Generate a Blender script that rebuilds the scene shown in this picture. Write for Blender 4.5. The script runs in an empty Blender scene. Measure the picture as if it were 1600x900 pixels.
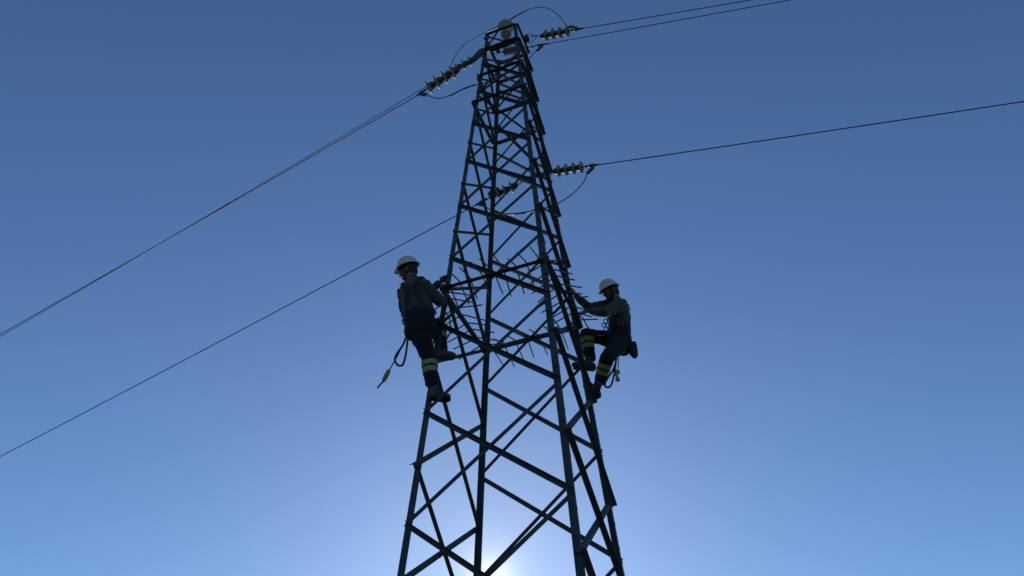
import bpy, bmesh, math, random
from math import sin, cos, pi, radians, hypot
from mathutils import Vector, Matrix, noise
from mathutils.bvhtree import BVHTree
random.seed(7)
V = Vector
scene = bpy.context.scene
COL = scene.collection

# ------------------------------------------------------------------ survey data
FOC, PITCH, ROLL, YAW = 1155.52, 0.74142, -0.02342, -0.35398     # camera (px of a 1600 px frame, radians)
K = 1.16                                                          # 6.5 m against the first 5.6 m estimate
S, EYE = 5.6 * K, 1.6                                                 # distance to the tower, eye height (m)
CAM = V((0, 0, EYE))
_R, _U, _F = V((1, 0, 0)), V((0, -sin(PITCH), cos(PITCH))), V((0, cos(PITCH), sin(PITCH)))
CX = _R * cos(ROLL) + _U * sin(ROLL)
CY = -_R * sin(ROLL) + _U * cos(ROLL)
TC = V((0.01, S, 0))                                              # tower axis
EX, EY, EZ = V((cos(YAW), sin(YAW), 0)), V((-sin(YAW), cos(YAW), 0)), V((0, 0, 1))

def ray(u, v):
    return _F * FOC + CX * (u - 800) + CY * (450 - v)
def at(u, v, y):                      # surveyed point at world depth y
    d = ray(u, v); return CAM + d * (y * K / d.y)
def al(u, v, yl):                     # surveyed point on the vertical plane yl metres behind the tower axis
    d = ray(u, v); return CAM + d * ((yl * K - (CAM - TC).dot(EY)) / d.dot(EY))

# ------------------------------------------------------------------ materials
def nd(nt, kind, **kw):
    n = nt.nodes.new(kind)
    for k, v in kw.items():
        if k in n.inputs: n.inputs[k].default_value = v
        else: setattr(n, k, v)
    return n
def material(name, c1, c2, rough=0.6, metal=0.0, scale=12.0, bump=0.0, bscale=60.0, sheen=0.0, detail=6.0, lo=0.35, hi=0.7, rvar=0.12):
    m = bpy.data.materials.new(name); m.use_nodes = True
    nt = m.node_tree; b = nt.nodes['Principled BSDF']; L = nt.links.new
    tc = nd(nt, 'ShaderNodeTexCoord')
    n1 = nd(nt, 'ShaderNodeTexNoise', Scale=scale, Detail=detail, Roughness=0.62)
    L(tc.outputs['Object'], n1.inputs['Vector'])
    r = nd(nt, 'ShaderNodeValToRGB')
    r.color_ramp.elements[0].position = lo; r.color_ramp.elements[1].position = hi
    r.color_ramp.elements[0].color = (*c1, 1); r.color_ramp.elements[1].color = (*c2, 1)
    L(n1.outputs['Fac'], r.inputs['Fac']); L(r.outputs['Color'], b.inputs['Base Color'])
    mr = nd(nt, 'ShaderNodeMapRange'); mr.inputs[3].default_value = max(0.05, rough - rvar); mr.inputs[4].default_value = min(1, rough + rvar)
    L(n1.outputs['Fac'], mr.inputs[0]); L(mr.outputs[0], b.inputs['Roughness'])
    b.inputs['Metallic'].default_value = metal
    if sheen: b.inputs['Sheen Weight'].default_value = sheen
    if bump:
        n2 = nd(nt, 'ShaderNodeTexNoise', Scale=bscale, Detail=5.0)
        L(tc.outputs['Object'], n2.inputs['Vector'])
        bp = nd(nt, 'ShaderNodeBump', Strength=bump, Distance=0.01)
        L(n2.outputs['Fac'], bp.inputs['Height']); L(bp.outputs['Normal'], b.inputs['Normal'])
    return m
M = {
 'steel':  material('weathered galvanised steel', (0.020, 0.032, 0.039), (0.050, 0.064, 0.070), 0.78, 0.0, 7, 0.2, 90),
 'steel2': material('grey hardware', (0.03, 0.036, 0.04), (0.06, 0.066, 0.07), 0.6, 0.3, 30),
 'bright': material('bare galvanised rod', (0.10, 0.11, 0.12), (0.2, 0.21, 0.22), 0.42, 0.6, 25),
 'wire':   material('aluminium conductor', (0.03, 0.033, 0.038), (0.07, 0.073, 0.078), 0.6, 0.3, 40),
 'porc':   material('glazed porcelain', (0.22, 0.22, 0.165), (0.31, 0.30, 0.235), 0.5, 0, 14, 0, rvar=0.06),
 'skirt':  material('shade-toned porcelain skirt', (0.075, 0.068, 0.052), (0.12, 0.11, 0.085), 0.5, 0, 18),  # darker copy of the porcelain: shade on the lower skirt put into its colour
 'cap':    material('insulator cap iron', (0.045, 0.04, 0.035), (0.085, 0.07, 0.055), 0.6, 0.3, 25),
 'polymer':material('polymer sheds', (0.16, 0.15, 0.16), (0.24, 0.21, 0.21), 0.5, 0, 20),
 'skin':   material('skin', (0.10, 0.055, 0.038), (0.16, 0.088, 0.06), 0.55, 0, 25, 0.1, 200),
 'hair':   material('dark hair', (0.008, 0.007, 0.006), (0.02, 0.016, 0.013), 0.6, 0, 60, 0.6, 250),
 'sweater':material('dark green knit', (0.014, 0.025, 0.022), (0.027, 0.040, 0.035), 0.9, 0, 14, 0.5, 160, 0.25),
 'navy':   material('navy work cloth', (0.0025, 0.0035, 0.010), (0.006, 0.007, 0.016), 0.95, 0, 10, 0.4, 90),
 'band':   material('reflective band', (0.22, 0.215, 0.055), (0.30, 0.285, 0.085), 0.5, 0, 30),
 'web':    material('harness webbing', (0.008, 0.009, 0.013), (0.02, 0.021, 0.026), 0.8, 0, 50),
 'rope':   material('dark rope', (0.012, 0.013, 0.018), (0.035, 0.035, 0.04), 0.85, 0, 80, 0.6, 300),
 'boot':   material('black leather boot', (0.010, 0.010, 0.012), (0.022, 0.022, 0.025), 0.5, 0, 20, 0.2, 100),
 'shoe':   material('grey work shoe', (0.035, 0.045, 0.065), (0.065, 0.078, 0.10), 0.8, 0, 25, 0.3, 100),
 'sole':   material('rubber sole', (0.012, 0.012, 0.012), (0.025, 0.025, 0.025), 0.85, 0, 30),
 'helmet': material('white helmet shell', (0.46, 0.46, 0.43), (0.64, 0.64, 0.60), 0.45, 0, 22, rvar=0.1),
 'liner':  material('helmet liner', (0.015, 0.015, 0.017), (0.03, 0.03, 0.032), 0.8),
 'yellow': material('yellow absorber pack', (0.18, 0.16, 0.05), (0.30, 0.26, 0.09), 0.7, 0, 30),
 'eye':    material('eye', (0.02, 0.018, 0.015), (0.3, 0.3, 0.28), 0.2, 0, 3),
 'ground': material('dry grass and soil', (0.045, 0.048, 0.022), (0.11, 0.095, 0.055), 0.95, 0, 0.6, 0.6, 9, detail=12),
}

# ------------------------------------------------------------------ mesh helpers
def obj(name, bm, mat, parent=None, smooth=True, angle=35):
    bmesh.ops.recalc_face_normals(bm, faces=bm.faces[:])
    me = bpy.data.meshes.new(name); bm.to_mesh(me); bm.free()
    me.materials.append(M[mat] if isinstance(mat, str) else mat)
    if smooth:
        for p in me.polygons: p.use_smooth = True
        me.set_sharp_from_angle(angle=radians(angle))
    o = bpy.data.objects.new(name, me); COL.objects.link(o)
    if parent is not None:
        o.parent = parent
        o.matrix_parent_inverse = Matrix.Translation(-parent.location)
    return o
def tag(o, label=None, cat=None, group=None, kind=None):
    if label: o['label'] = label
    if cat: o['category'] = cat
    if group: o['group'] = group
    if kind: o['kind'] = kind
    return o
def empty(name, loc, label, cat, group=None):
    o = bpy.data.objects.new(name, None); COL.objects.link(o); o.location = loc
    o.empty_display_size = 0.1
    return tag(o, label, cat, group)
def frame(axis, hint=EZ):
    a = axis.normalized(); h = hint
    if abs(a.dot(h)) > 0.97: h = EY
    x = h.cross(a).normalized(); return x, a.cross(x).normalized(), a
def prism(bm, polys):                 # list of rings (same length) -> closed solid
    rs = [[bm.verts.new(p) for p in r] for r in polys]
    n = len(rs[0])
    for a, b in zip(rs, rs[1:]):
        for i in range(n): bm.faces.new((a[i], a[(i + 1) % n], b[(i + 1) % n], b[i]))
    bm.faces.new(rs[0][::-1]); bm.faces.new(rs[-1])
def tube(bm, pts, r, seg=8, hint=EZ):
    rings = []
    rr = r if isinstance(r, (list, tuple)) else [r] * len(pts)
    x = None
    for i, p in enumerate(pts):
        d = (pts[min(i + 1, len(pts) - 1)] - pts[max(i - 1, 0)])
        d.normalize()
        if x is None: x = frame(d, hint)[0]
        else:
            x = x - d * x.dot(d); x.normalize()
        y = d.cross(x)
        rings.append([p + (x * cos(2 * pi * k / seg) + y * sin(2 * pi * k / seg)) * rr[i] for k in range(seg)])
    prism(bm, rings)
def lathe(bm, o, axis, prof, seg=24):  # prof = [(distance along axis, radius)]
    x, y, a = frame(axis)
    rings = [[o + a * s + (x * cos(2 * pi * k / seg) + y * sin(2 * pi * k / seg)) * max(r, 1e-4) for k in range(seg)] for s, r in prof]
    prism(bm, rings)
def box(bm, c, ax, ay, az):           # half-extent vectors
    q = [(-1, -1), (1, -1), (1, 1), (-1, 1)]
    prism(bm, [[c + ax * i + ay * j + az * k for i, j in q] for k in (-1, 1)])
def ribbon(bm, pts, normals, w, t):    # flat strap
    rings = []
    for i, p in enumerate(pts):
        d = (pts[min(i + 1, len(pts) - 1)] - pts[max(i - 1, 0)]).normalized()
        n = normals[i] - d * normals[i].dot(d); n.normalize(); s = d.cross(n)
        rings.append([p - s * w / 2, p + s * w / 2, p + s * w / 2 + n * t, p - s * w / 2 + n * t])
    prism(bm, rings)
def catmull(pts, k=8):
    out = []
    P = [pts[0] * 2 - pts[1]] + list(pts) + [pts[-1] * 2 - pts[-2]]
    for i in range(1, len(P) - 2):
        p0, p1, p2, p3 = P[i - 1:i + 3]
        for j in range(k):
            t = j / k
            out.append(((2 * p1) + (p2 - p0) * t + (2 * p0 - 5 * p1 + 4 * p2 - p3) * t * t + (3 * p1 - p0 - 3 * p2 + p3) * t ** 3) * 0.5)
    out.append(pts[-1].copy()); return out

# ------------------------------------------------------------------ lattice tower
W0, TAP = 0.1371, 0.05416
SG = {'A': (-1, -1), 'B': (1, -1), 'C': (1, 1), 'D': (-1, 1)}
def corner(k, z):                      # z in surveyed units: height = EYE + S*z
    w = (W0 - TAP * z) * S + 0.023 - 0.008 * z       # outer corner of the leg angle
    return V((TC.x, TC.y, EYE + S * z)) + EX * (SG[k][0] * w) + EY * (SG[k][1] * w)
ZG = -EYE / S
ZT = 1.79
tower = empty('lattice_tower', V((TC.x, TC.y, 0)), 'tall tapering grey steel lattice tower that two workers are climbing', 'tower')

def leg(k):
    sx, sy = SG[k]; bm = bmesh.new()
    def ring(z, b, t=0.005):
        c = corner(k, z); fx, fy = -EX * sx, -EY * sy
        return [c, c + fx * b, c + fx * b + fy * t, c + fx * t + fy * t, c + fx * t + fy * b, c + fy * b]
    b0 = (0.057 if k in 'AC' else 0.050) * K
    zs = [ZG - 0.03, 0.1, 0.5, 0.92, 0.921, 1.3, ZT]
    bs = [b0 * 1.15, b0 * 1.08, b0, b0, b0 * 0.9, b0 * 0.88, b0 * 0.85]
    prism(bm, [ring(z, b) for z, b in zip(zs, bs)])
    # bolt heads up both flanges
    z = 0.3
    while z < 1.75:
        c = corner(k, z)
        for f, n in ((-EX * sx, EY * sy), (-EY * sy, EX * sx)):
            lathe(bm, c + f * 0.03, n, [(-0.002, 0.009), (0.007, 0.009), (0.009, 0.006)], 6)
        z += 0.0375
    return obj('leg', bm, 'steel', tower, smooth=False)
for k in 'ABCD': leg(k)

FN = {'AB': -EY, 'BC': EX, 'CD': EY, 'DA': -EX}
def member(name, face, k0, z0, k1, z1, w=0.028, t=0.004, outside=True, edge=1, over=0.03, h=None, mat='steel', inset=0.0):
    """angle bar between two legs, bolted on the outside or inside of the leg flanges"""
    w *= K; over *= K; inset *= K
    h = w if h is None else h * K
    n = FN[face]
    p0, p1 = corner(k0, z0), corner(k1, z1)
    a = (p1 - p0).normalized()
    # true face normal (the faces lean inwards)
    e = (corner(face[1], 1) - corner(face[0], 1)).normalized()
    l = (corner(face[0], 1.2) + corner(face[1], 1.2) - corner(face[0], 0.8) - corner(face[1], 0.8)).normalized()
    nn = e.cross(l).normalized()
    if nn.dot(n) < 0: nn = -nn
    u = nn.cross(a).normalized()
    if u.z < 0: u = -u
    p0 = p0 + a * 0.016 - a * over; p1 = p1 - a * 0.016 + a * over
    j = random.uniform(-0.0015, 0.0015)
    if outside: o, sgn = 0.0012 + inset, 1
    else: o, sgn = -0.0065 - inset, -1
    e1 = edge
    prof = [(-w / 2 * e1, 0), (w / 2 * e1, 0), (w / 2 * e1, h), ((w / 2 - t) * e1, h), ((w / 2 - t) * e1, t), (-w / 2 * e1, t)]
    bm = bmesh.new()
    prism(bm, [[p + u * (x + j) + nn * (o + sgn * y) for x, y in prof] for p in (p0, p1)])
    for p, s in ((p0, 1), (p1, -1)):
        lathe(bm, p + a * s * (over + 0.004) + nn * (o + sgn * t), nn * sgn, [(-0.001, 0.0095), (0.006, 0.0095), (0.012, 0.005), (0.016, 0.005)], 6)
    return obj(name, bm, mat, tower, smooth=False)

LV = {-5: -0.20, -3: 0.03, -1: 0.245, 1: 0.4333, 3: 0.6108, 5: 0.7839, 7: 0.9435, 9: 1.0919, 11: 1.2372, 13: 1.3763, 15: 1.510, 17: 1.640, 19: 1.785,
      -4: -0.09, -2: 0.145, 0: 0.350, 2: 0.5206, 4: 0.7051, 6: 0.8662, 8: 1.0176, 10: 1.1624, 12: 1.3057, 14: 1.440, 16: 1.570, 18: 1.700}
def zz(i): return LV[i]
W = lambda z: 0.038 if z < 0.9 else 0.035
# front face AB and back face CD: single X per panel
for lo, hi in ((-5, -3), (-3, -1), (-1, 1), (1, 3), (3, 5), (5, 7), (7, 9), (9, 11), (11, 13), (13, 15), (15, 17), (17, 19)):
    a, b = zz(lo), zz(hi); w = W(a)
    if (lo, hi) != (17, 19):
        member('diagonal_brace', 'AB', 'A', b, 'B', a, w, outside=True, edge=1, over=0.012)
        member('diagonal_brace', 'AB', 'A', a, 'B', b, w * 0.95, outside=False, edge=1, over=0.012)
    if hi <= 13:
        member('diagonal_brace', 'CD', 'D', b, 'C', a, w, outside=True, edge=-1, over=0.014)
        member('diagonal_brace', 'CD', 'D', a, 'C', b, w * 0.9, outside=False, edge=-1, over=0.012)
for d, c in ((1.67, 1.555), (1.43, 1.27)):
    member('diagonal_brace', 'CD', 'D', d, 'C', c, 0.027, outside=True, edge=-1, inset=0.006)
for d, c in ((1.38, 1.515), (1.50, 1.645)):
    member('diagonal_brace', 'CD', 'D', d, 'C', c, 0.025, outside=False, edge=-1, over=0.012)
# side faces DA and BC, staggered by half a panel
for lo, hi in ((-4, -2), (-2, 0), (0, 2), (2, 4), (4, 6), (6, 8), (8, 10), (10, 12), (12, 14), (14, 16), (16, 18)):
    a, b = zz(lo), zz(hi); w = W(a)
    member('diagonal_brace', 'DA', 'A', b, 'D', a, w * 1.32, h=w, outside=False, edge=-1, over=0.012)
    member('diagonal_brace', 'DA', 'A', a, 'D', b, w * 0.95, outside=True, edge=1, over=0.035)
    member('diagonal_brace', 'BC', 'B', b, 'C', a, w * 1.1, outside=True, edge=1, over=0.045)
    member('diagonal_brace', 'BC', 'B', a, 'C', b, w, outside=False, edge=1, over=0.012)
# horizontal rings
for face in ('AB', 'BC', 'CD', 'DA'):
    k0, k1 = face
    for z, w in ((0.868, 0.048), (1.462, 0.050), (1.578, 0.052), (1.702, 0.066), (1.785, 0.045)):
        if face != 'AB': w = min(w, 0.042)
        member('horizontal_beam', face, k0, z, k1, z, w, 0.005, outside=True, edge=-1, over=0.035 if face == 'BC' else 0.012, inset=0.0052, h=w * 0.8)
for z0, z1, k in ((1.64, 1.465, 0), (1.668, 1.578, 0), (1.51, 1.585, 1)):
    member('diagonal_brace', 'AB', 'A', z0, 'B', z1, 0.034, outside=False, over=0.012, inset=0.006 if k == 0 else 0.012)
for z0, z1 in ((1.70, 1.58), (1.58, 1.70)):
    member('diagonal_brace', 'CD', 'D', z0, 'C', z1, 0.028, outside=z0 > z1, edge=-1, over=0.012, inset=0.008)
bm = bmesh.new()
for (ka, za), (kb, zb) in ((('D', 1.53), ('B', 1.16)), (('A', 1.50), ('C', 1.40))):
    q0, q1 = corner(ka, za), corner(kb, zb); d_ = (q1 - q0).normalized(); x_, y_, _ = frame(d_)
    box(bm, q0.lerp(q1, .5), (q1 - q0) * .47, x_ * .017, y_ * .003); box(bm, q0.lerp(q1, .5) + x_ * .0142 + y_ * .0172, (q1 - q0) * .47, x_ * .0028, y_ * .014)
    obj('inner_brace', bm, 'steel', tower, smooth=False); bm = bmesh.new()
bm.free()
# top bracing of the front face
member('diagonal_brace', 'AB', 'A', 1.785, 'B', 1.675, 0.034, outside=False, inset=0.005)
bm = bmesh.new(); q0 = corner('A', 1.70); q1 = corner('A', 1.785).lerp(corner('B', 1.785), .36)
box(bm, q0.lerp(q1, .5) + EY * .012, (q1 - q0) * .55, EY * .003, (q1 - q0).cross(EY).normalized() * .019)
obj('diagonal_brace', bm, 'steel', tower, smooth=False)
# gusset plates
def gusset(k, z, face, sx=0.08, sz=0.06):
    n = FN[face]; c = corner(k, z); e = (corner(face[1], z) - corner(face[0], z)).normalized()
    if k == face[1]: e = -e
    bm = bmesh.new(); o = c + n * 0.0135 + e * (sx * 0.25)
    pts = [(-0.9, -0.55), (-0.5, -1), (0.6, -0.8), (1, -0.2), (1, 0.3), (0.5, 0.9), (-0.5, 1), (-0.9, 0.6)]
    prism(bm, [[o + e * (x * sx) + EZ * (y * sz) + n * d for x, y in pts] for d in (0, 0.005)])
    obj('gusset_plate', bm, 'steel', tower, smooth=False)
for k, z, f in (('A', 1.462, 'AB'), ('B', 1.462, 'AB'), ('B', 1.462, 'BC'), ('C', 1.462, 'BC'), ('C', 1.30, 'BC'), ('A', 1.462, 'DA'), ('A', 0.868, 'AB'), ('B', 0.868, 'AB'), ('C', 0.868, 'BC'),
                ('D', 0.868, 'CD'), ('A', 1.70, 'AB'), ('A', 1.70, 'DA'), ('B', 1.578, 'AB'), ('A', 1.578, 'DA'), ('D', 1.30, 'CD'), ('C', 1.70, 'BC'), ('D', 1.70, 'DA')):
    gusset(k, z, f)
# anti-climbing spikes across the ring of horizontals
for face, n_ in (('AB', 9), ('BC', 9), ('CD', 8), ('DA', 8)):
    n = FN[face]; c0, c1 = corner(face[0], 0.868), corner(face[1], 0.868)
    for i in range(n_):
        f = (i + 0.45) / n_ + random.uniform(-0.012, 0.012)
        p = c0.lerp(c1, f) + n * 0.02 + EZ * 0.028
        e = (c1 - c0).normalized()
        lo_, li_ = (random.uniform(0.20, 0.26) if face == 'BC' else random.uniform(0.27, 0.34)), random.uniform(0.28, 0.36)
        do, di = random.uniform(0.05, 0.15), random.uniform(0.07, 0.17)
        q0 = p + n * lo_ - EZ * do + e * random.uniform(-.03, .03)
        q1 = p - n * li_ - EZ * di + e * random.uniform(-.03, .03)
        bm = bmesh.new()
        tube(bm, [q0, q0.lerp(p, 0.05), p + n * 0.02, p - n * 0.02, p.lerp(q1, 0.95), q1], [0.0025, 0.008, 0.0088, 0.0088, 0.008, 0.0025], 6)
        obj('anti_climb_spike', bm, 'bright', tower)
# spliced length on the near leg, with two wire bands
bm = bmesh.new()
def ringB(z, b, t, d):
    c = corner('B', z) + EX * d - EY * d; fx, fy = -EX, EY
    return [c, c + fx * b, c + fx * b + fy * t, c + fx * t + fy * t, c + fx * t + fy * b, c + fy * b]
prism(bm, [ringB(z, 0.066, 0.007, 0.0105) for z in (0.835, 0.935)])
sp = obj('splice_angle', bm, 'steel', tower, smooth=False)
for z in (0.887, 0.918):
    bm = bmesh.new(); c = corner('B', z) - EX * 0.022 + EY * 0.022
    loop = [c + EX * (0.046 * cos(a)) * (1 if abs(cos(a)) < .8 else 1.02) + EY * (0.046 * sin(a)) + EZ * 0.006 * sin(a) for a in [2 * pi * i / 24 for i in range(25)]]
    tube(bm, loop, 0.004, 6)
    obj('wire_band', bm, 'bright', sp)
# bracket on the side of the right leg that carries the top string, bracket plates for the left strings
def plate(name, c, ax, ay, az):
    bm = bmesh.new(); box(bm, c, ax, ay, az)
    bmesh.ops.bevel(bm, geom=bm.edges[:], offset=0.002, segments=1, affect='EDGES')
    return obj(name, bm, 'steel2', tower, smooth=False)

# ------------------------------------------------------------------ insulator strings
def disc_unit(parent, p, a, dia, L):
    """cap-and-pin unit: iron cap on the tower side, porcelain shed on the line side"""
    r = dia * K / 2
    bm = bmesh.new()
    lathe(bm, p, a, [(-L * 0.10, r * .2), (0, r * .30), (L * .12, r * .42), (L * .30, r * .50), (L * .58, r * .54), (L * .66, r * .60), (L * .70, r * .60), (L * .70, r * .2), (L * 1.0, r * .16)], 20)
    c = obj('cap', bm, 'cap', parent)
    bm = bmesh.new()
    q = p + a * (L * 0.60)
    lathe(bm, q, a, [(0, r * .45), (L * .05, r * .70), (L * .12, r * .95), (L * .17, r * 1.0), (L * .22, r * .99), (L * .235, r * .94), (L * .20, r * .86), (L * .24, r * .80),
                     (L * .31, r * .76), (L * .31, r * .70), (L * .22, r * .66), (L * .22, r * .58), (L * .32, r * .54), (L * .32, r * .46), (L * .24, r * .3)], 32)
    obj('porcelain_shed', bm, 'porc', parent)
def link(bm, c, a, L, w, r):            # oval chain link
    x, y, _ = frame(a)
    pts = []
    for i in range(17):
        t = 2 * pi * i / 16
        s = cos(t); pts.append(c + a * (L / 2 * (abs(s) ** 0.7) * (1 if s > 0 else -1)) + x * (w / 2 * sin(t)))
    tube(bm, pts, r, 6)
def clamp(parent, p, a, L, down):
    """bolted dead-end clamp: tapered body, row of U-bolts, tail for the jumper"""
    x, y, _ = frame(a)
    bm = bmesh.new()
    tube(bm, [p, p + a * L * .15, p + a * L * .3, p + a * L * .7, p + a * L * .98, p + a * L], [0.012, 0.02, 0.022, 0.018, 0.011, 0.008], 8)
    q = p + a * L * .62; d = (down - q).normalized()
    ln = (down - q).length
    tube(bm, [q, q + d * ln * .3, q + d * ln * .85, down], [0.014, 0.019, 0.018, 0.009], 8)
    sd = d.cross(a).normalized(); up = a.cross(sd).normalized()
    for i in range(3):
        c = q + d * ln * (.35 + .25 * i)
        box(bm, c, d * 0.008, d.cross(sd).normalized() * 0.030, sd * 0.016)
    for i in range(2):
        c = p + a * L * (.25 + .2 * i)
        box(bm, c, a * 0.008, up * 0.028, sd * 0.016)
    obj('dead_end_clamp', bm, 'steel2', parent)
def string(label, yl, att, d0, d1, n, dia, cl, tail, group='insulator strings on the tower', linkn=2, ycl=None):
    A_, P0, P1, E_ = al(*att, yl), al(*d0, yl), al(*d1, yl), al(*cl, yl)
    a = (P1 - P0).normalized()
    t = empty('insulator_string', A_, label, 'insulator', group)
    pitch = (P1 - P0).length / n
    for i in range(n): disc_unit(t, P0 + a * pitch * i, a, dia, pitch)
    bm = bmesh.new()
    dv = P0 - A_; 
    nl = max(1, round(dv.length / 0.087))
    for i in range(nl):
        link(bm, A_ + dv * ((i + .5) / nl), dv.normalized(), dv.length / nl + 0.012, 0.042 if i % 2 else 0.03, 0.006)
    obj('shackle', bm, 'steel2', t)
    bm = bmesh.new(); e2 = (E_ - P1)
    tube(bm, [P1 - a * 0.01, P1 + e2 * .35], 0.009, 8)
    lathe(bm, P1 + e2 * .12, e2.normalized(), [(0, .008), (.006, .02), (.03, .022), (.036, .008)], 12)
    obj('ball_link', bm, 'steel2', t)
    clamp(t, P1 + e2 * .3, e2.normalized(), e2.length * .7, al(*tail, yl))
    return t, E_

string('lower left cream porcelain string near the tower top, four large discs above the sagging jumper', -0.45, (724, 103), (716, 108), (667, 138.5), 4, 0.205, (651, 150), (667, 148))
string('smaller porcelain string left of the tower top, partly hidden behind larger discs', 0.45, (751, 86), (742, 92), (702, 113), 4, 0.19, (690, 121), (703, 109))
string('porcelain string on a wire yoke right of the tower top, under the high jumper', 0.0, (831, 57), (845, 57), (889, 48.5), 4, 0.165, (912, 44), (889, 41))
string('porcelain string sticking out right of the tower at mid height, slack jumper below it', 0.35, (858, 268.5), (864, 268.5), (911, 261), 4, 0.152, (936, 257), (917, 272))
string('porcelain string at mid height seen through the lattice between the tower legs', 0.45, (816, 284), (808, 289), (764, 309), 4, 0.165, (741, 322), (757, 320))
# composite (polymer) string behind the top of the tower
A_, P0, P1, E_ = al(770, 85, .45), al(788, 81, .45), al(819, 75.5, .45), al(858, 68, .45)
t = empty('insulator_string', A_, 'dark polymer string with thin close sheds crossing behind the tower top', 'insulator', 'insulator strings on the tower')
bm = bmesh.new(); a = (P1 - P0).normalized(); L_ = (P1 - P0).length
prof = [(0, .016)]
for i in range(12):
    s = L_ * (i + .5) / 12; rr = 0.082 if i % 2 == 0 else 0.062
    prof += [(s - .001, .016), (s + .001, rr), (s + .003, rr), (s + .006, .016)]
prof.append((L_, .016)); lathe(bm, P0, a, prof, 24); obj('polymer_shed', bm, 'polymer', t)
bm = bmesh.new(); tube(bm, [A_, P0], .010, 8); link(bm, A_, a, .06, .035, .006)
lathe(bm, P0 - a * .05, a, [(0, .01), (.01, .022), (.04, .022), (.05, .016)], 12); obj('shackle', bm, 'steel2', t)
bm = bmesh.new(); KN = al(832, 73, .45); tube(bm, [P1, KN, KN.lerp(E_, .3)], .010, 8)
lathe(bm, KN - a * .02, a, [(0, .008), (.006, .024), (.034, .024), (.04, .008)], 12); obj('ball_link', bm, 'steel2', t)
clamp(t, al(836, 72, .45), (E_ - al(836, 72, .45)).normalized(), (E_ - al(836, 72, .45)).length, al(838, 80, .45))

# wire yoke and bracket at the right of the top
plate('string_bracket', al(822, 61, 0.0), EX * 0.05, EY * 0.04, EZ * 0.055)
bm = bmesh.new()
tube(bm, catmull([al(*p, 0.0) for p in ((819, 55), (826, 54), (836, 56), (837, 59), (834, 63), (830, 66), (825, 67))], 5), 0.006, 6)
obj('wire_yoke', bm, 'bright', tower)
def arm(pts, rs):
    bm = bmesh.new(); tube(bm, pts, rs, 6); obj('string_arm', bm, 'steel', tower, smooth=False)
arm([corner('A', 1.70) + EY * .05, corner('A', 1.69) - EY * .05, al(740, 93, -.42), al(722, 104, -.45)], [.05, .055, .045, .026])
arm([al(772, 73, .2), al(760, 81, .4), al(749, 87.5, .45)], [.045, .05, .036])
plate('string_bracket', al(778, 79, 0.42), EX * 0.03, EY * 0.03, EZ * 0.03)
# crossarm behind the back face at mid height
bm = bmesh.new()
for q0, q1 in (((818, 282), (862, 266)), ((826, 277), (858, 274))):
    tube(bm, [al(*q0, 0.42), al(*q1, 0.40)], 0.014, 8)
box(bm, al(838, 275, 0.41), EX * 0.11, EY * 0.012, EZ * 0.03)
obj('crossarm', bm, 'steel', tower)

# ------------------------------------------------------------------ conductors and jumpers
def conductor(label, yl, start, px, daz, left):
    P = al(*start, yl); az = YAW + radians(daz)
    h = V((cos(az), sin(az), 0))
    if left: h = -h
    n = V((-sin(az), cos(az), 0)); d = ray(*px)
    Q = CAM + d * ((P - CAM).dot(n) / d.dot(n))
    s = (Q - P).dot(h); k = 0.0009
    s0 = (Q.z - P.z - k * s * s) / s
    pts = []; x = 0.0
    while x < (95 if left else 60):
        pts.append(P + h * x + EZ * (s0 * x + k * x * x)); x += 0.5 if x < 20 else 3
    bm = bmesh.new(); tube(bm, pts, 0.008, 6)
    return tag(obj('conductor_wire', bm, 'wire'), label, 'power line', 'conductors of the line')
conductor('upper left conductor strung from the four large discs, above its twin at the frame edge', -0.45, (655, 147.7), (0, 522.5), -8, True)
conductor('upper left conductor from behind the large discs, just below its twin at the frame edge', 0.45, (697, 117), (0, 526), -8, True)
conductor('lone lower left conductor running from the tower middle down past the white helmet', 0.45, (748, 318), (0, 713.5), -8, True)
conductor('uppermost right conductor leaving the string under the high jumper', 0.0, (905, 45.3), (1180, -1.2), 7, False)
conductor('right conductor from behind the tower top, just below the uppermost one', 0.45, (855, 68.5), (1236, -0.3), 7, False)
conductor('lone right conductor crossing from the middle of the tower to the right edge', 0.35, (930, 258.3), (1600, 158.5), 7, False)
def jumper(label, pts, thick):
    P = catmull([al(u, v, y) for u, v, y in pts], 6)
    bm = bmesh.new(); r = [0.0075] * len(P)
    bm2 = bmesh.new(); tube(bm, P, r, 6)
    root = tag(obj('jumper_wire', bm, 'wire'), label, 'jumper wire', 'jumpers round the tower')
    for a, b in thick:
        seg = [p for i, p in enumerate(P) if a <= i / (len(P) - 1) <= b]
        for i in range(0, len(seg) - 1):       # wrapped rods with ragged ends
            pass
        rr = [0.0125 + 0.004 * (noise.noise(p * 40)) for p in seg]; rr[0] = rr[-1] = 0.0075
        tube(bm2, seg, rr, 8)
    if thick: obj('armour_rod', bm2, 'steel2', root)
    else: bm2.free()
jumper('bare jumper wire looping high over the insulator on the tower top', [(703, 109, .45), (706, 98, .45), (713, 85, .42), (724, 71, .36), (740, 60, .25), (757, 51, .12), (772, 44.5, .03), (790, 37, 0), (800, 29, 0), (815, 20, 0), (832, 13, 0), (845, 11.2, 0), (858, 14, 0), (868, 20, 0), (877, 29, 0), (885, 40, 0), (890, 42.5, 0), (897, 43, 0)], ((.30, .41), (.45, .56)))
jumper('jumper wire sagging below the large left discs into the tower top', [(667, 148, -.45), (673, 151, -.43), (680, 153.3, -.4), (690, 153.3, -.37), (705, 148.5, -.32), (722, 140, -.26), (738, 134, -.2), (752, 131, -.1), (768, 125, 0), (800, 108, .25), (826, 92, .42), (833, 84, .45), (839, 79, .45)], ((.3, .55),))
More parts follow.
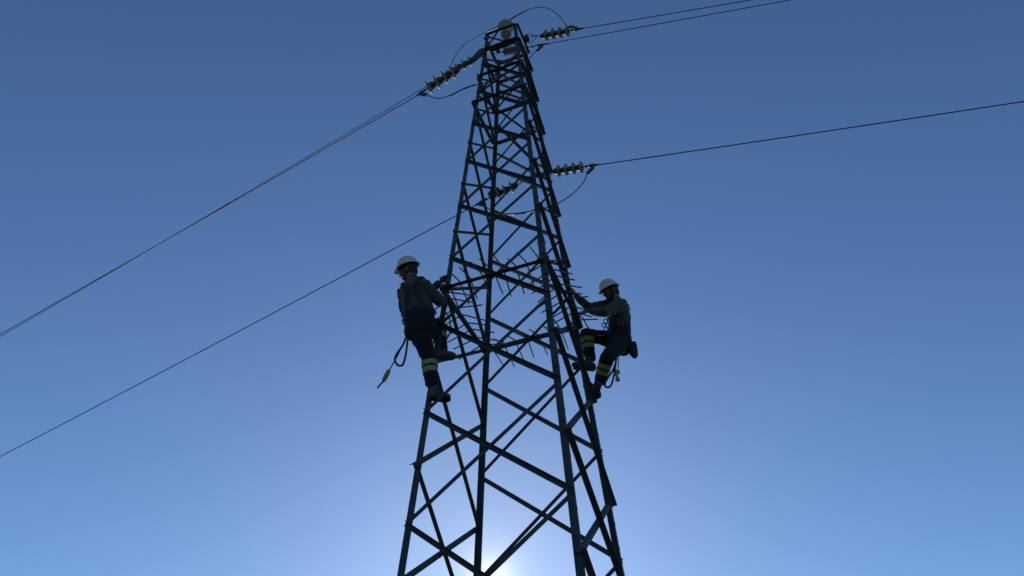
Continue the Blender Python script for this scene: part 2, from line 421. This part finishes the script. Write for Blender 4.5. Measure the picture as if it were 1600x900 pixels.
jumper('slack jumper wire curving from the mid-height right string back through the tower', [(917, 272, .35), (914, 281, .33), (905, 293, .3), (893, 304, .26), (875, 316, .2), (855, 324, .18), (835, 329, .2), (815, 333, .25), (795, 334.5, .32), (777, 332, .4), (763, 326, .44), (757, 320, .45)], ((.5, .76),))
# post insulator on top of the tower
top = V((TC.x, TC.y, EYE + S * 1.80))
base = al(791, 67, 0.0)
ztop = (al(791, 38, 0.0) - base).z
pin = empty('post_insulator', base, 'round cream porcelain insulator upright on the tower top, under the high jumper', 'insulator')
bm = bmesh.new(); h_ = ztop / 0.40
lathe(bm, base, EZ, [(s_ * h_, r_ * K) for s_, r_ in ((.215, .05), (.275, .055), (.315, .098), (.335, .120), (.35, .123), (.375, .102), (.395, .075), (.41, .05))], 48)
obj('porcelain_body', bm, 'porc', pin, angle=50)
bm = bmesh.new()
lathe(bm, base, EZ, [(s_ * h_, r_ * K) for s_, r_ in ((.06, .03), (.12, .05), (.15, .070), (.165, .078), (.18, .078), (.20, .060), (.214, .052))], 40)
obj('lower_skirt', bm, 'skirt', pin, angle=50)
bm = bmesh.new(); lathe(bm, base - EZ * .10, EZ, [(0, .022), (.04, .022), (.04, .034), (.08, .034), (.10, .03), (.10 + .09 * h_, .03), (.10 + .09 * h_, .01)], 16)
box(bm, base - EZ * .06, EX * .26, EY * .03, EZ * .012); obj('pin', bm, 'steel2', pin)

# ------------------------------------------------------------------ people
def voxel(bm, name, vs, smooth=4, noise_amp=0.0, nscale=10.0, mat='skin', parent=None, seed=0):
    me = bpy.data.meshes.new(name + '_shell'); bmesh.ops.recalc_face_normals(bm, faces=bm.faces[:]); bm.to_mesh(me); bm.free()
    o = bpy.data.objects.new(name + '_shell', me); COL.objects.link(o)
    r = o.modifiers.new('r', 'REMESH'); r.mode = 'VOXEL'; r.voxel_size = vs
    s = o.modifiers.new('s', 'SMOOTH'); s.factor = 0.5; s.iterations = smooth
    dg = bpy.context.evaluated_depsgraph_get(); dg.update()
    m2 = bpy.data.meshes.new_from_object(o.evaluated_get(dg), depsgraph=dg)
    bpy.data.objects.remove(o); bpy.data.meshes.remove(me)
    b2 = bmesh.new(); b2.from_mesh(m2); bpy.data.meshes.remove(m2)
    if noise_amp:
        b2.normal_update()
        off = V((seed * 3.1, seed * 1.7, 0))
        for v in b2.verts:
            p = v.co
            a = 0.7 * noise.noise(p * nscale + off)
            f1 = 1 - 2 * abs(noise.noise(V((p.x * nscale * 1.1 + p.z * nscale * 1.5, p.y * nscale * 1.1, p.z * nscale * 1.7 - p.x * nscale * 1.4)) + off))     # folds
            a += 0.9 * f1 * f1 * (1 if f1 > 0 else 0)
            v.co = p + v.normal * (a * noise_amp)
    return obj(name, b2, mat, parent, angle=80)
def ball(bm, c, r, sx=None):
    m = Matrix.Translation(c) @ (sx if sx is not None else Matrix.Identity(4)) @ Matrix.Scale(r, 4)
    bmesh.ops.create_icosphere(bm, subdivisions=3, radius=1, matrix=m)
def ell(bm, c, fr, rx, ry, rz):          # ellipsoid in frame fr = (x, y, z)
    m = Matrix((fr[0], fr[1], fr[2])).transposed().to_4x4()
    m = Matrix.Translation(c) @ m @ Matrix.Diagonal((rx, ry, rz, 1))
    bmesh.ops.create_icosphere(bm, subdivisions=3, radius=1, matrix=m)
def limb(bm, pts, rs):
    for p, r in zip(pts, rs): ball(bm, p, r)
    for (p, r), (q, s) in zip(zip(pts, rs), zip(pts[1:], rs[1:])):
        if (q - p).length > 1e-4:
            x, y, a = frame(q - p)
            prism(bm, [[c + (x * cos(2 * pi * k / 16) + y * sin(2 * pi * k / 16)) * rad for k in range(16)] for c, rad in ((p, r), (q, s))])
def trunk(bm, secs, side, fwd):           # secs = [(centre, half width, half depth)]
    rings = []
    for c, w, d in secs:
        rings.append([c + side * (w * math.copysign(abs(cos(t)) ** .85, cos(t))) + fwd * (d * math.copysign(abs(sin(t)) ** .85, sin(t))) for t in [2 * pi * k / 24 for k in range(24)]])
    prism(bm, rings)
def perp(v, a): v = v - a * v.dot(a); return v.normalized()
def hand(bm, wrist, d, palm_n, thumb_side, curl=0.5, size=1.0, splay=0.14):
    """palm and five fingers; d = direction of the palm, palm_n = the way the palm faces"""
    d = d.normalized(); n = perp(palm_n, d); s = n.cross(d) * thumb_side      # s points to the thumb side
    z = size
    c = wrist + d * 0.045 * z
    for i in range(4):
        off = (1.5 - i) * 0.0195 * z
        k = wrist + d * (0.088 - 0.004 * abs(i - 1.2)) * z + s * off
        limb(bm, [wrist + s * off * .55, k], [0.016 * z, 0.0125 * z])
        ln = (0.074, 0.083, 0.077, 0.06)[i] * z
        dd = (d + s * (splay * (1.5 - i) / 1.5)).normalized(); p = k; pts = [k]; ang = 0
        for j, fr_ in enumerate((.45, .30, .25)):
            ang += curl * (0.75, 0.95, 0.65)[j]
            p = p + (dd * cos(ang) + n * sin(ang)) * ln * fr_; pts.append(p)
        limb(bm, pts, [0.0098 * z, 0.0092 * z, 0.0085 * z, 0.0075 * z])
    t0 = wrist + d * 0.03 * z + s * 0.024 * z
    t1 = t0 + (d * .55 + s * .75 + n * .25).normalized() * 0.038 * z
    t2 = t1 + (d * .8 + s * .35 + n * (.2 + .5 * curl)).normalized() * 0.032 * z
    t3 = t2 + (d * .85 - s * .05 + n * (.25 + .7 * curl)).normalized() * 0.026 * z
    limb(bm, [wrist + d * .01, t0, t1, t2, t3], [0.018 * z, 0.0155 * z, 0.0115 * z, 0.0105 * z, 0.009 * z])
def head_frame(fwd, up):
    f = fwd.normalized(); u = perp(up, f); r = f.cross(u)      # r = the person's right
    return r, f, u
def head(bm, c, hf):
    r, f, u = hf
    ell(bm, c + u * .02 - f * .008, (r, f, u), .074, .094, .098)            # skull
    ell(bm, c + f * .028 - u * .048, (r, f, u), .056, .062, .068)           # face and jaw
    ell(bm, c + f * .066 - u * .092, (r, f, u), .026, .022, .020)           # chin
    ell(bm, c + f * .082 + u * .014, (r, f, u), .046, .014, .012)           # brow
    limb(bm, [c + f * .088 + u * .004, c + f * .110 - u * .030], [.010, .0155])  # nose
    ell(bm, c + f * .092 - u * .066, (r, f, u), .022, .011, .006)
    ell(bm, c + f * .090 - u * .076, (r, f, u), .019, .011, .007)
    for s in (1, -1):
        ell(bm, c + r * (.074 * s) - f * .012 - u * .018, (r, f, u), .011, .019, .031)   # ears
        ell(bm, c + r * (.036 * s) + f * .062 - u * .03, (r, f, u), .022, .022, .02)     # cheeks
def eyes(parent, c, hf):
    r, f, u = hf
    for s in (1, -1):
        bm = bmesh.new(); ell(bm, c + r * (.031 * s) + f * .081 - u * .008, (r, f, u), .012, .009, .0085); obj('eye', bm, 'eye', parent)
def helmet(parent, c, hf, tilt_f=0.0):
    r, f, u = hf
    bm = bmesh.new(); SEG = 40; HS = .87
    def ring(h, rad, lift=None, extra=0.0):
        out = []
        for k in range(SEG):
            t = 2 * pi * k / SEG; cf, sr_ = cos(t), sin(t)
            front = max(0, cf) ** 3
            back = max(0, -cf) ** 3
            q = c + HS * (f * cf * (rad * 1.20 + extra * (.012 + .034 * front + .014 * back)) + r * sr_ * (rad + extra * .012) + u * (h - extra * (.010 + .016 * front + .006 * back)))
            out.append(q)
        return out
    outer = [(0.175, .004), (0.173, .028), (0.163, .058), (0.143, .083), (0.112, .102), (0.075, .113), (0.042, .119)]
    rings = [ring(h, q) for h, q in outer]
    rings += [ring(.038, .121, extra=.5), ring(.036, .122, extra=1.0), ring(.032, .121, extra=1.0), ring(.033, .117, extra=.4)]
    rings += [ring(h - .004, q - .004) for h, q in outer[::-1]]
    prism(bm, rings)
    hm = obj('helmet', bm, 'helmet', parent, angle=40)
    bm = bmesh.new()                                           # moulded crown ridge
    for off in (-.022, 0, .022):
        pts = []
        for i in range(13):
            t = -1.15 + 2.3 * i / 12
            pts.append(c + HS * (f * sin(t) * .138 + u * (.036 + cos(t) * .1405 - abs(off) * .16) + r * off))
        tube(bm, pts, [.001] + [.0045] * 11 + [.001], 8)
    obj('crown_ridge', bm, 'helmet', hm)
    bm = bmesh.new()                                           # inner cradle band
    prism(bm, [ring(.060, .104), ring(.028, .106), ring(.028, .101), ring(.060, .099)])
    obj('cradle', bm, 'liner', hm)
    bm = bmesh.new()                                           # chin strap
    for s in (1, -1):
        tube(bm, catmull([c + r * (.088 * s) + u * .03 + f * .01, c + r * (.080 * s) - u * .04 + f * .025, c + r * (.045 * s) - u * .108 + f * .055, c - u * .121 + f * .06], 4), .0045, 6)
    obj('chin_strap', bm, 'web', hm)
    return hm
def boot(parent, heel, toe, ank, mat='boot', up=EZ, name='boot', top=0.11, r_ank=.052):
    f = (toe - heel).normalized(); L = (toe - heel).length
    u = perp(up, f); s = f.cross(u)
    bm = bmesh.new()
    for k, (x, w, h) in enumerate(((.10, .036, .045), (.28, .036, .052), (.5, .042, .05), (.72, .047, .042), (.88, .042, .034))):
        ell(bm, heel + f * (L * x) + u * (h * .75 + .012), (s, f, u), w, L * .17, h)
    limb(bm, [heel + f * L * .22 + u * .05, heel.lerp(ank, .6) + f * L * .16, ank], [.044, .048, r_ank])
    b = voxel(bm, name, .007, 5, .0015, 30, mat, parent)
    bm = bmesh.new()
    outl = [(0, .5), (.02, .85), (.12, 1.0), (.35, .9), (.55, 1.0), (.75, 1.15), (.9, .95), (.98, .55), (1.0, 0)]
    pts = [(x, w) for x, w in outl] + [(x, -w) for x, w in outl[::-1][1:]]
    prism(bm, [[heel + f * (L * (x * 1.02 - .01)) + s * (w * .041) + u * h for x, w in pts] for h in (-.006, .016)])
    for i in range(9):                                          # tread
        box(bm, heel + f * (L * (.08 + .1 * i)) - u * .008, f * .006, s * .03, u * .005)
    obj('sole', bm, 'sole', b, smooth=False)
    bm = bmesh.new()                                            # laces
    for i in range(5):
        q = heel + f * (L * (.62 - .07 * i)) + u * (.085 + .012 * i)
        tube(bm, [q - s * .028 - u * .012, q, q + s * .028 - u * .012], .003, 5)
    obj('lace', bm, 'web', b)
    return b
def bvh_of(*obs):
    vs, ps = [], []
    for o in obs:
        k = len(vs); vs += [v.co.copy() for v in o.data.vertices]; ps += [[i + k for i in p.vertices] for p in o.data.polygons]
    return BVHTree.FromPolygons(vs, ps)
def cuff(parent, a, b, tree, name='reflective_band', mat='band', off=.0045, lim=.15):
    """band wrapped on the cloth surface between two points of the limb axis"""
    d = (b - a).normalized(); x, y, _ = frame(d); bm = bmesh.new(); rings = []; last = .08
    N_ = 40
    for j in range(4):
        p = a.lerp(b, j / 3); rs = []
        for k in range(N_):
            r = x * cos(2 * pi * k / N_) + y * sin(2 * pi * k / N_)
            h = tree.ray_cast(p, r, lim)
            rs.append(h[3] if h[0] is not None else None)
        med = sorted([q for q in rs if q is not None] or [last]); med = med[len(med) // 2]; last = med
        rs = [min(q, med * 1.35) if q is not None else med for q in rs]
        rs = [max(rs[k], (rs[k - 1] + rs[(k + 1) % N_]) / 2) for k in range(N_)]
        rings.append([p + (x * cos(2 * pi * k / N_) + y * sin(2 * pi * k / N_)) * (rs[k] + off) for k in range(N_)])
    inn = lambda ring_, p: [p + (q - p) * ((q - p).length - .016) / (q - p).length for q in ring_]
    prism(bm, [inn(rings[0], a)] + rings + [inn(rings[-1], b)])
    return obj(name, bm, mat, parent, angle=60)
def strap(parent, pts, tree, w=.045, t=.004, name='harness_strap'):
    P, Nn = [], []
    for p in catmull(pts, 9):
        q, n, _, _ = tree.find_nearest(p)
        P.append(q + n * .003); Nn.append(n)
    for _ in range(3):
        P = [P[0]] + [(P[i - 1] + P[i] * 2 + P[i + 1]) / 4 for i in range(1, len(P) - 1)] + [P[-1]]
        Nn = [Nn[0]] + [(Nn[i - 1] + Nn[i] * 2 + Nn[i + 1]).normalized() for i in range(1, len(Nn) - 1)] + [Nn[-1]]
    P = [p + n * .004 for p, n in zip(P, Nn)]
    bm = bmesh.new(); ribbon(bm, P, Nn, w, t)
    return obj(name, bm, 'web', parent)

def person(label, J, face_dir, head_up, torso_fwd, hair, beard, shoe, info):
    bmB = bmesh.new()
    hf = head_frame(face_dir, head_up); hc = J['head']
    head(bmB, hc, hf)
    neck0 = J['neck']
    limb(bmB, [hc - hf[2] * .05 - hf[1] * .015, neck0], [.054, .060])
    ax = (neck0 - J['pelvis']).normalized(); fwd = perp(torso_fwd, ax); side = fwd.cross(ax)   # side = the person's right
    mid = J['pelvis'].lerp(neck0, .45)
    mid = mid + J.get('bow', V((0, 0, 0)))
    chest = J['pelvis'].lerp(neck0, .76) + J.get('bow', V((0, 0, 0))) * .8
    def torso(bm, g):
        trunk(bm, [(J['pelvis'] - ax * .10, .10 + g, .08 + g), (J['pelvis'] - ax * .03, .145 + g, .110 + g), (J['pelvis'].lerp(mid, .4), .14 + g, .105 + g), (mid, .135 + g, .10 + g),
                   (mid.lerp(chest, .6), .148 + g, .11 + g), (chest, .155 + g, .112 + g), (chest.lerp(neck0, .55), .135 + g, .09 + g), (neck0 - ax * .012, .075 + g, .07 + g)], side, fwd)
    torso(bmB, 0)
    for s in 'LR':
        limb(bmB, [J['sh' + s], J['el' + s], J['wr' + s]], [.050, .038, .027])
        limb(bmB, [chest, J['sh' + s]], [.07, .052])
        limb(bmB, [J['hip' + s], J['kn' + s], J['an' + s]], [.075, .052, .038])
        h = info['hand' + s]
        hand(bmB, J['wr' + s], h['d'], h['n'], h['t'], h.get('curl', .5), .98, h.get('splay', .14))
    root = voxel(bmB, 'person', .0065, 3, 0, 10, 'skin')
    tag(root, label, 'person', 'workers climbing the tower')
    eyes(root, hc, hf)
    r, f, u = hf
    # hair
    bm = bmesh.new()
    ell(bm, hc + u * .024 - f * .016, (r, f, u), .080, .094, .098)
    ell(bm, hc - u * .035 - f * .055, (r, f, u), .064, .045, .058)
    for s in (1, -1): ell(bm, hc + r * (.068 * s) + f * .012 - u * .02, (r, f, u), .011, .016, .045)
    voxel(bm, 'hair', .007, 2, .003, 60, 'hair', root, 5)
    if beard:
        bm = bmesh.new()
        ell(bm, hc + f * .048 - u * .085, (r, f, u), .050, .048, .045)
        ell(bm, hc + f * .070 - u * .108, (r, f, u), .034, .034, .034)
        for s in (1, -1): ell(bm, hc + r * (.054 * s) + f * .024 - u * .06, (r, f, u), .014, .03, .045)
        ell(bm, hc + f * .094 - u * .054, (r, f, u), .026, .010, .008)
        voxel(bm, 'beard', .007, 2, .003, 60, 'hair', root, 9)
    helmet(root, hc + u * info.get('hup', .018), hf)
    # sweater
    bm = bmesh.new()
    trunk(bm, [(J['pelvis'].lerp(mid, .25), .158, .118), (J['pelvis'].lerp(mid, .55), .162, .124), (mid, .160, .120), (mid.lerp(chest, .6), .168, .128), (chest, .172, .128),
               (chest.lerp(neck0, .55), .150, .110), (neck0 - ax * .03, .095, .088), (neck0 + ax * .012, .070, .068)], side, fwd)
    for s in 'LR':
        sh, el, wr = J['sh' + s], J['el' + s], J['wr' + s]
        limb(bm, [chest.lerp(sh, .4), sh, sh.lerp(el, .5), el, el.lerp(wr, .45), el.lerp(wr, .92)], [.095, .076, .066, .056, .052, .038])
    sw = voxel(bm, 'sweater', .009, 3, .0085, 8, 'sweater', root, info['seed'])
    bm = bmesh.new(); x, y, _ = frame(ax)
    tube(bm, [neck0 + ax * .012 + (x * cos(a) + y * sin(a)) * .066 for a in [2 * pi * i / 24 for i in range(25)]], .011, 8)
    obj('collar', bm, 'sweater', root)
    # trousers
    bm = bmesh.new()
    trunk(bm, [(J['pelvis'] - ax * .10, .13, .12), (J['pelvis'] - ax * .03, .168, .132), (J['pelvis'].lerp(mid, .3), .166, .126), (J['pelvis'].lerp(mid, .62), .160, .123)], side, fwd)
    seat = J['pelvis'] - fwd * .035 - ax * .05
    for s in (1, -1): ell(bm, seat + side * (.068 * s), (side, fwd, ax), .095, .095, .115)
    bend = {}
    for s in 'LR':
        hp, kn, an = J['hip' + s], J['kn' + s], J['an' + s]
        lift = -(an - kn).normalized()
        limb(bm, [J['pelvis'].lerp(hp, .6), hp, hp.lerp(kn, .5), kn, kn.lerp(an, .3), kn.lerp(an, .6), kn.lerp(an, .9)], [.11, .104, .090, .077, .074, .070, .063])
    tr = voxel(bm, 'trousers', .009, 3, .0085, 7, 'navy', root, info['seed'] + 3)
    tt_ = bvh_of(tr); ts_ = bvh_of(sw, tr)
    for s in 'LR':
        kn, an = J['kn' + s], J['an' + s]
        b0, b1 = info.get('band' + s, (.26, .50))
        w = (b1 - b0)
        for q0, q1 in ((b0, b0 + w * .42), (b0 + w * .58, b1)):
            cuff(tr, kn.lerp(an, q0), kn.lerp(an, q1), tt_)
        h, tt = J['heel' + s], J['toe' + s]
        boot(root, h, tt, an.lerp(kn, .12), shoe, info.get('up' + s, EZ), 'boot')
    # harness: belt, shoulder straps, leg loops
    bc = J['pelvis'].lerp(mid, .55)
    belt = cuff(root, bc - ax * .03, bc + ax * .03, ts_, 'tool_belt', 'web', .008, .26)
    for s in (1, -1):
        strap(root, [bc + side * (.12 * s) - fwd * .13, mid.lerp(chest, .3) + side * (.055 * s) - fwd * .135, mid.lerp(chest, .75) + side * (.045 * s) - fwd * .14, chest + side * (.075 * s) - fwd * .13,
                     chest.lerp(neck0, .6) + side * (.11 * s) - fwd * .07, chest.lerp(neck0, .68) + side * (.115 * s) + fwd * .03,
                     chest + side * (.10 * s) + fwd * .13, mid.lerp(chest, .4) + side * (.09 * s) + fwd * .142, bc + side * (.08 * s) + fwd * .142], ts_)
    for s in 'LR':
        hp, kn = J['hip' + s], J['kn' + s]
        cuff(root, hp.lerp(kn, .28), hp.lerp(kn, .39), tt_, 'leg_loop', 'web', .006, .16)
    for s in (1, -1):
        bm = bmesh.new(); q = ts_.find_nearest(bc + side * (.2 * s))[0]
        pts = [q + (ax * cos(t) * .035 + fwd * sin(t) * .03) + side * (.012 * s) - ax * .02 for t in [2 * pi * i / 16 for i in range(17)]]
        tube(bm, pts, .005, 6); obj('side_ring', bm, 'bright', belt)
    # tool pouch on the belt
    for q, sc in info.get('pouch', []):
        c_, n_, _, _ = ts_.find_nearest(q); q = c_ + n_ * (.022 * sc)
        bm = bmesh.new()
        trunk(bm, [(q + ax * .075 * sc - fwd * .01, .022 * sc, .030 * sc), (q + ax * .05 * sc, .028 * sc, .042 * sc), (q, .028 * sc, .048 * sc), (q - ax * .06 * sc - fwd * .012, .024 * sc, .040 * sc), (q - ax * .095 * sc - fwd * .02, .012 * sc, .018 * sc)], side, fwd)
        obj('tool_pouch', bm, 'web', belt)
    return root

# left worker: seen from behind, head turned to the left, standing on the left tower leg
JL = dict(head=at(638, 422, 5.13), neck=at(646, 439, 5.14), pelvis=at(657, 512, 5.12),
          shL=at(643, 449, 5.20), elL=at(664, 462, 5.42), wrL=at(686, 442, 5.33),
          shR=at(664, 448, 5.07), elR=at(687, 470, 5.08), wrR=at(688, 473, 5.27),
          hipL=at(654, 519, 5.11), knL=at(670, 558, 5.16), anL=at(675, 603, 5.20), heelL=at(671, 622, 5.20), toeL=at(703, 626, 5.33),
          hipR=at(668, 516, 5.16), knR=at(685, 508, 5.55), anR=at(690, 549, 5.46), heelR=at(683, 560, 5.40), toeR=at(711, 560, 5.56))
person('worker in white helmet climbing the left tower leg, back turned, head to the left', JL, V((-.88, .38, -.12)), V((-.12, -.36, 1)), V((.25, 1, 0)), True, False, 'shoe',
       dict(seed=1, handL=dict(d=V((.75, .1, .75)), n=V((.75, -.2, -.6)), t=1, curl=.5), handR=dict(d=V((.35, .6, .45)), n=V((.8, -.5, .1)), t=-1, curl=.75),
            bandL=(.18, .58), bandR=(.16, .6), pouch=[(at(626, 462, 5.2), 1.0), (at(625, 481, 5.2), .9), (at(620, 494, 5.2), .55)]))
# right worker: in profile, looking down to the left, bearded
JR = dict(head=at(954, 455, 6.02), neck=at(966, 473, 6.05), pelvis=at(969, 532, 6.08),
          shL=at(968, 478, 5.88), elL=at(943, 488, 5.72), wrL=at(922, 487, 5.86),
          shR=at(962, 474, 6.22), elR=at(921, 481, 6.14), wrR=at(899, 461, 6.03),
          hipL=at(968, 538, 5.98), knL=at(949, 558, 5.84), anL=at(936, 600, 6.06), heelL=at(936, 622, 6.10), toeL=at(913, 600, 5.95),
          hipR=at(964, 532, 6.19), knR=at(915, 523, 6.14), anR=at(923, 563, 6.16), heelR=at(930, 577, 6.17), toeR=at(896, 574, 6.08))
person('bearded worker in white helmet on the right tower leg, in profile, one knee raised', JR, V((-.92, -.08, -.42)), V((-.38, -.32, 1)), V((-1, 0, .1)), True, True, 'boot',
       dict(seed=4, handL=dict(d=V((-1, .1, -.02)), n=V((-.1, .3, -1)), t=-1, curl=.28, splay=.3), handR=dict(d=V((-.5, -.1, .9)), n=V((-.8, -.2, -.4)), t=1, curl=.6),
            bandL=(.22, .62), bandR=(.18, .60), pouch=[(at(994, 550, 6.1), 1.3)]))

# ------------------------------------------------------------------ lanyards hanging from the harnesses
def rope(name, label, paths, cat='lanyard', group='lanyards hanging from the workers'):
    bm = bmesh.new()
    for pts, r in paths: tube(bm, catmull(pts, 6), r, 8)
    return tag(obj(name, bm, 'rope'), label, cat, group)
Y = 5.08
l1 = rope('safety_lanyard', 'dark rope lanyard with yellow pack trailing below the left worker', [
    ([at(634, 528, Y), at(629, 540, Y), at(620, 553, Y), at(617, 562, Y), at(621, 570, Y), at(628, 571, Y), at(632, 563, Y), at(635, 548, Y), at(637, 529, Y)], .011),
    ([at(633, 529, Y + .01), at(625, 548, Y + .01), at(612, 572, Y), at(605, 583, Y)], .006),
    ([at(599, 596, Y), at(594, 601, Y), at(590, 606.5, Y)], .009)])
bm = bmesh.new(); a = at(608, 578, Y); b = at(599, 596, Y); d = b - a; x, y, _ = frame(d)
tube(bm, [a, a.lerp(b, .12), a.lerp(b, .85), b], [.012, .024, .024, .014], 8); obj('absorber_pack', bm, 'yellow', l1)
rope('safety_lanyard', 'short dark rope clipped round the left tower leg beside the left worker', [
    ([at(690, 534, 5.2), at(697, 531, 5.2), at(702, 522, 5.22), at(704, 510, 5.24), at(702, 497, 5.28), at(697, 490, 5.30)], .007)])
Y = 5.9
l3 = rope('safety_lanyard', 'dark rope lanyard looping below the seat of the right worker', [
    ([at(963, 560, Y), at(961, 575, Y), at(958, 592, Y), at(954, 603, Y), at(948, 605, Y), at(945, 600, Y), at(950, 590, Y), at(958, 578, Y), at(963, 563, Y)], .012),
    ([at(966, 556, Y), at(966, 570, Y), at(965, 580, Y)], .006)])
bm = bmesh.new()
for u_, v_, w_, h_ in ((965, 581, .024, .020), (962, 585, .02, .016), (964, 587, .014, .03), (965, 593, .022, .022)):
    box(bm, at(u_, v_, Y), V((w_, w_ * .3, 0)), V((-w_ * .2, w_ * .6, 0)), V((0, 0, h_)))
voxel(bm, 'hook_block', .006, 2, .002, 30, 'yellow', l3)
rope('positioning_rope', 'dark rope from the right worker belt up to the tower leg', [
    ([at(955, 518, 5.9), at(940, 524, 5.88), at(925, 518, 5.88), at(916, 507, 5.88), at(911, 497, 5.88), at(903, 494, 5.90)], .008)])
bm = bmesh.new()
for i, (u_, v_) in enumerate(((946, 502), (943, 508), (950, 508), (947, 515), (952, 517))):
    link(bm, at(u_, v_, 5.86), (at(u_ + 2, v_ + 5, 5.86) - at(u_, v_, 5.86)).normalized(), .06, .04, .006)
tag(obj('carabiner_bunch', bm, 'steel2'), 'bunch of dark carabiners at the chest of the right worker', 'carabiners')

# ------------------------------------------------------------------ ground
bm = bmesh.new()
N, R_ = 60, 4000.0
bmesh.ops.create_grid(bm, x_segments=N, y_segments=N, size=1)
for v in bm.verts:
    for i in (0, 1):
        s = v.co[i]; v.co[i] = math.copysign(abs(s) ** 3 * R_, s)
    d = hypot(v.co.x, v.co.y - S)
    v.co.z = 0 if d < 12 else min(1.0, (d - 12) / 60) * 0.8 * noise.noise(v.co * .02)
tag(obj('ground', bm, 'ground'), 'dry grass and bare soil around the tower foot', None, None, 'structure')

# ------------------------------------------------------------------ light, sky, camera
sd = ray(767, 905).normalized()
el, azs = math.asin(sd.z), math.atan2(sd.x, sd.y)
w = bpy.data.worlds.new('World'); scene.world = w; w.use_nodes = True
nt = w.node_tree; bg = nt.nodes['Background']
sky = nt.nodes.new('ShaderNodeTexSky'); sky.sky_type = 'NISHITA'; sky.sun_disc = False
sky.sun_elevation = el; sky.sun_rotation = azs
sky.altitude = 0; sky.air_density = 1.0; sky.dust_density = 0.16; sky.ozone_density = 5.5
LK = nt.links.new
gm = nt.nodes.new('ShaderNodeGamma'); gm.inputs['Gamma'].default_value = 1.05
hs = nt.nodes.new('ShaderNodeHueSaturation'); hs.inputs['Saturation'].default_value = 1.0      # phone colour rendering
LK(sky.outputs[0], gm.inputs['Color']); LK(gm.outputs[0], hs.inputs['Color'])
# circumsolar aureole of the hazy air, in sky directions round the sun
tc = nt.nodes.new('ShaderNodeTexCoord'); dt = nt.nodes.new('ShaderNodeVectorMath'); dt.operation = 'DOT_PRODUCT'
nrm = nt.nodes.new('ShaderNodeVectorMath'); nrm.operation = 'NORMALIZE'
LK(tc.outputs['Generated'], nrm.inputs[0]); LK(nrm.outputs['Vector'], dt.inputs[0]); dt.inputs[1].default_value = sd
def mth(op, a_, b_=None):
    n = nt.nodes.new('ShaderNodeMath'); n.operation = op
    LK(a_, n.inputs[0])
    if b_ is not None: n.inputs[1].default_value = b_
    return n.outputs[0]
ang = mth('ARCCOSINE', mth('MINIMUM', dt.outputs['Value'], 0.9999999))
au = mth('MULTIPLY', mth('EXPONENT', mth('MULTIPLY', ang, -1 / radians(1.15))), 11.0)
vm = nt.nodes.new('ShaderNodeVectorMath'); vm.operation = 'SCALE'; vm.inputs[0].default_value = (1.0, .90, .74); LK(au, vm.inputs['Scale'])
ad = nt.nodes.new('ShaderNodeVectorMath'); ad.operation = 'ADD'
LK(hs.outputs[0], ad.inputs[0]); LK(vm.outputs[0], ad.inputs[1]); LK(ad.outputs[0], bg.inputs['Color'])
bg.inputs['Strength'].default_value = 0.103
sl = bpy.data.lights.new('sun', 'SUN'); sl.energy = 2.6; sl.angle = radians(.53); sl.color = (1, .93, .82)
so = bpy.data.objects.new('sun', sl); COL.objects.link(so); so.location = (0, 30, 40)
so.rotation_euler = sd.to_track_quat('Z', 'Y').to_euler()
cd = bpy.data.cameras.new('camera'); co = bpy.data.objects.new('camera', cd); COL.objects.link(co)
m3 = Matrix((CX, CY, -_F)).transposed()
co.matrix_world = Matrix.Translation(CAM) @ m3.to_4x4()
cd.sensor_width = 36; cd.lens = FOC / 1600 * 36; cd.clip_start = .05; cd.clip_end = 12000
scene.camera = co
vs = scene.view_settings
scene.display_settings.display_device = 'sRGB'
vs.view_transform = 'Standard'; vs.look = 'None'; vs.exposure = 0.0; vs.gamma = 1; vs.use_curve_mapping = False
scene.render.resolution_x, scene.render.resolution_y = 1024, 576
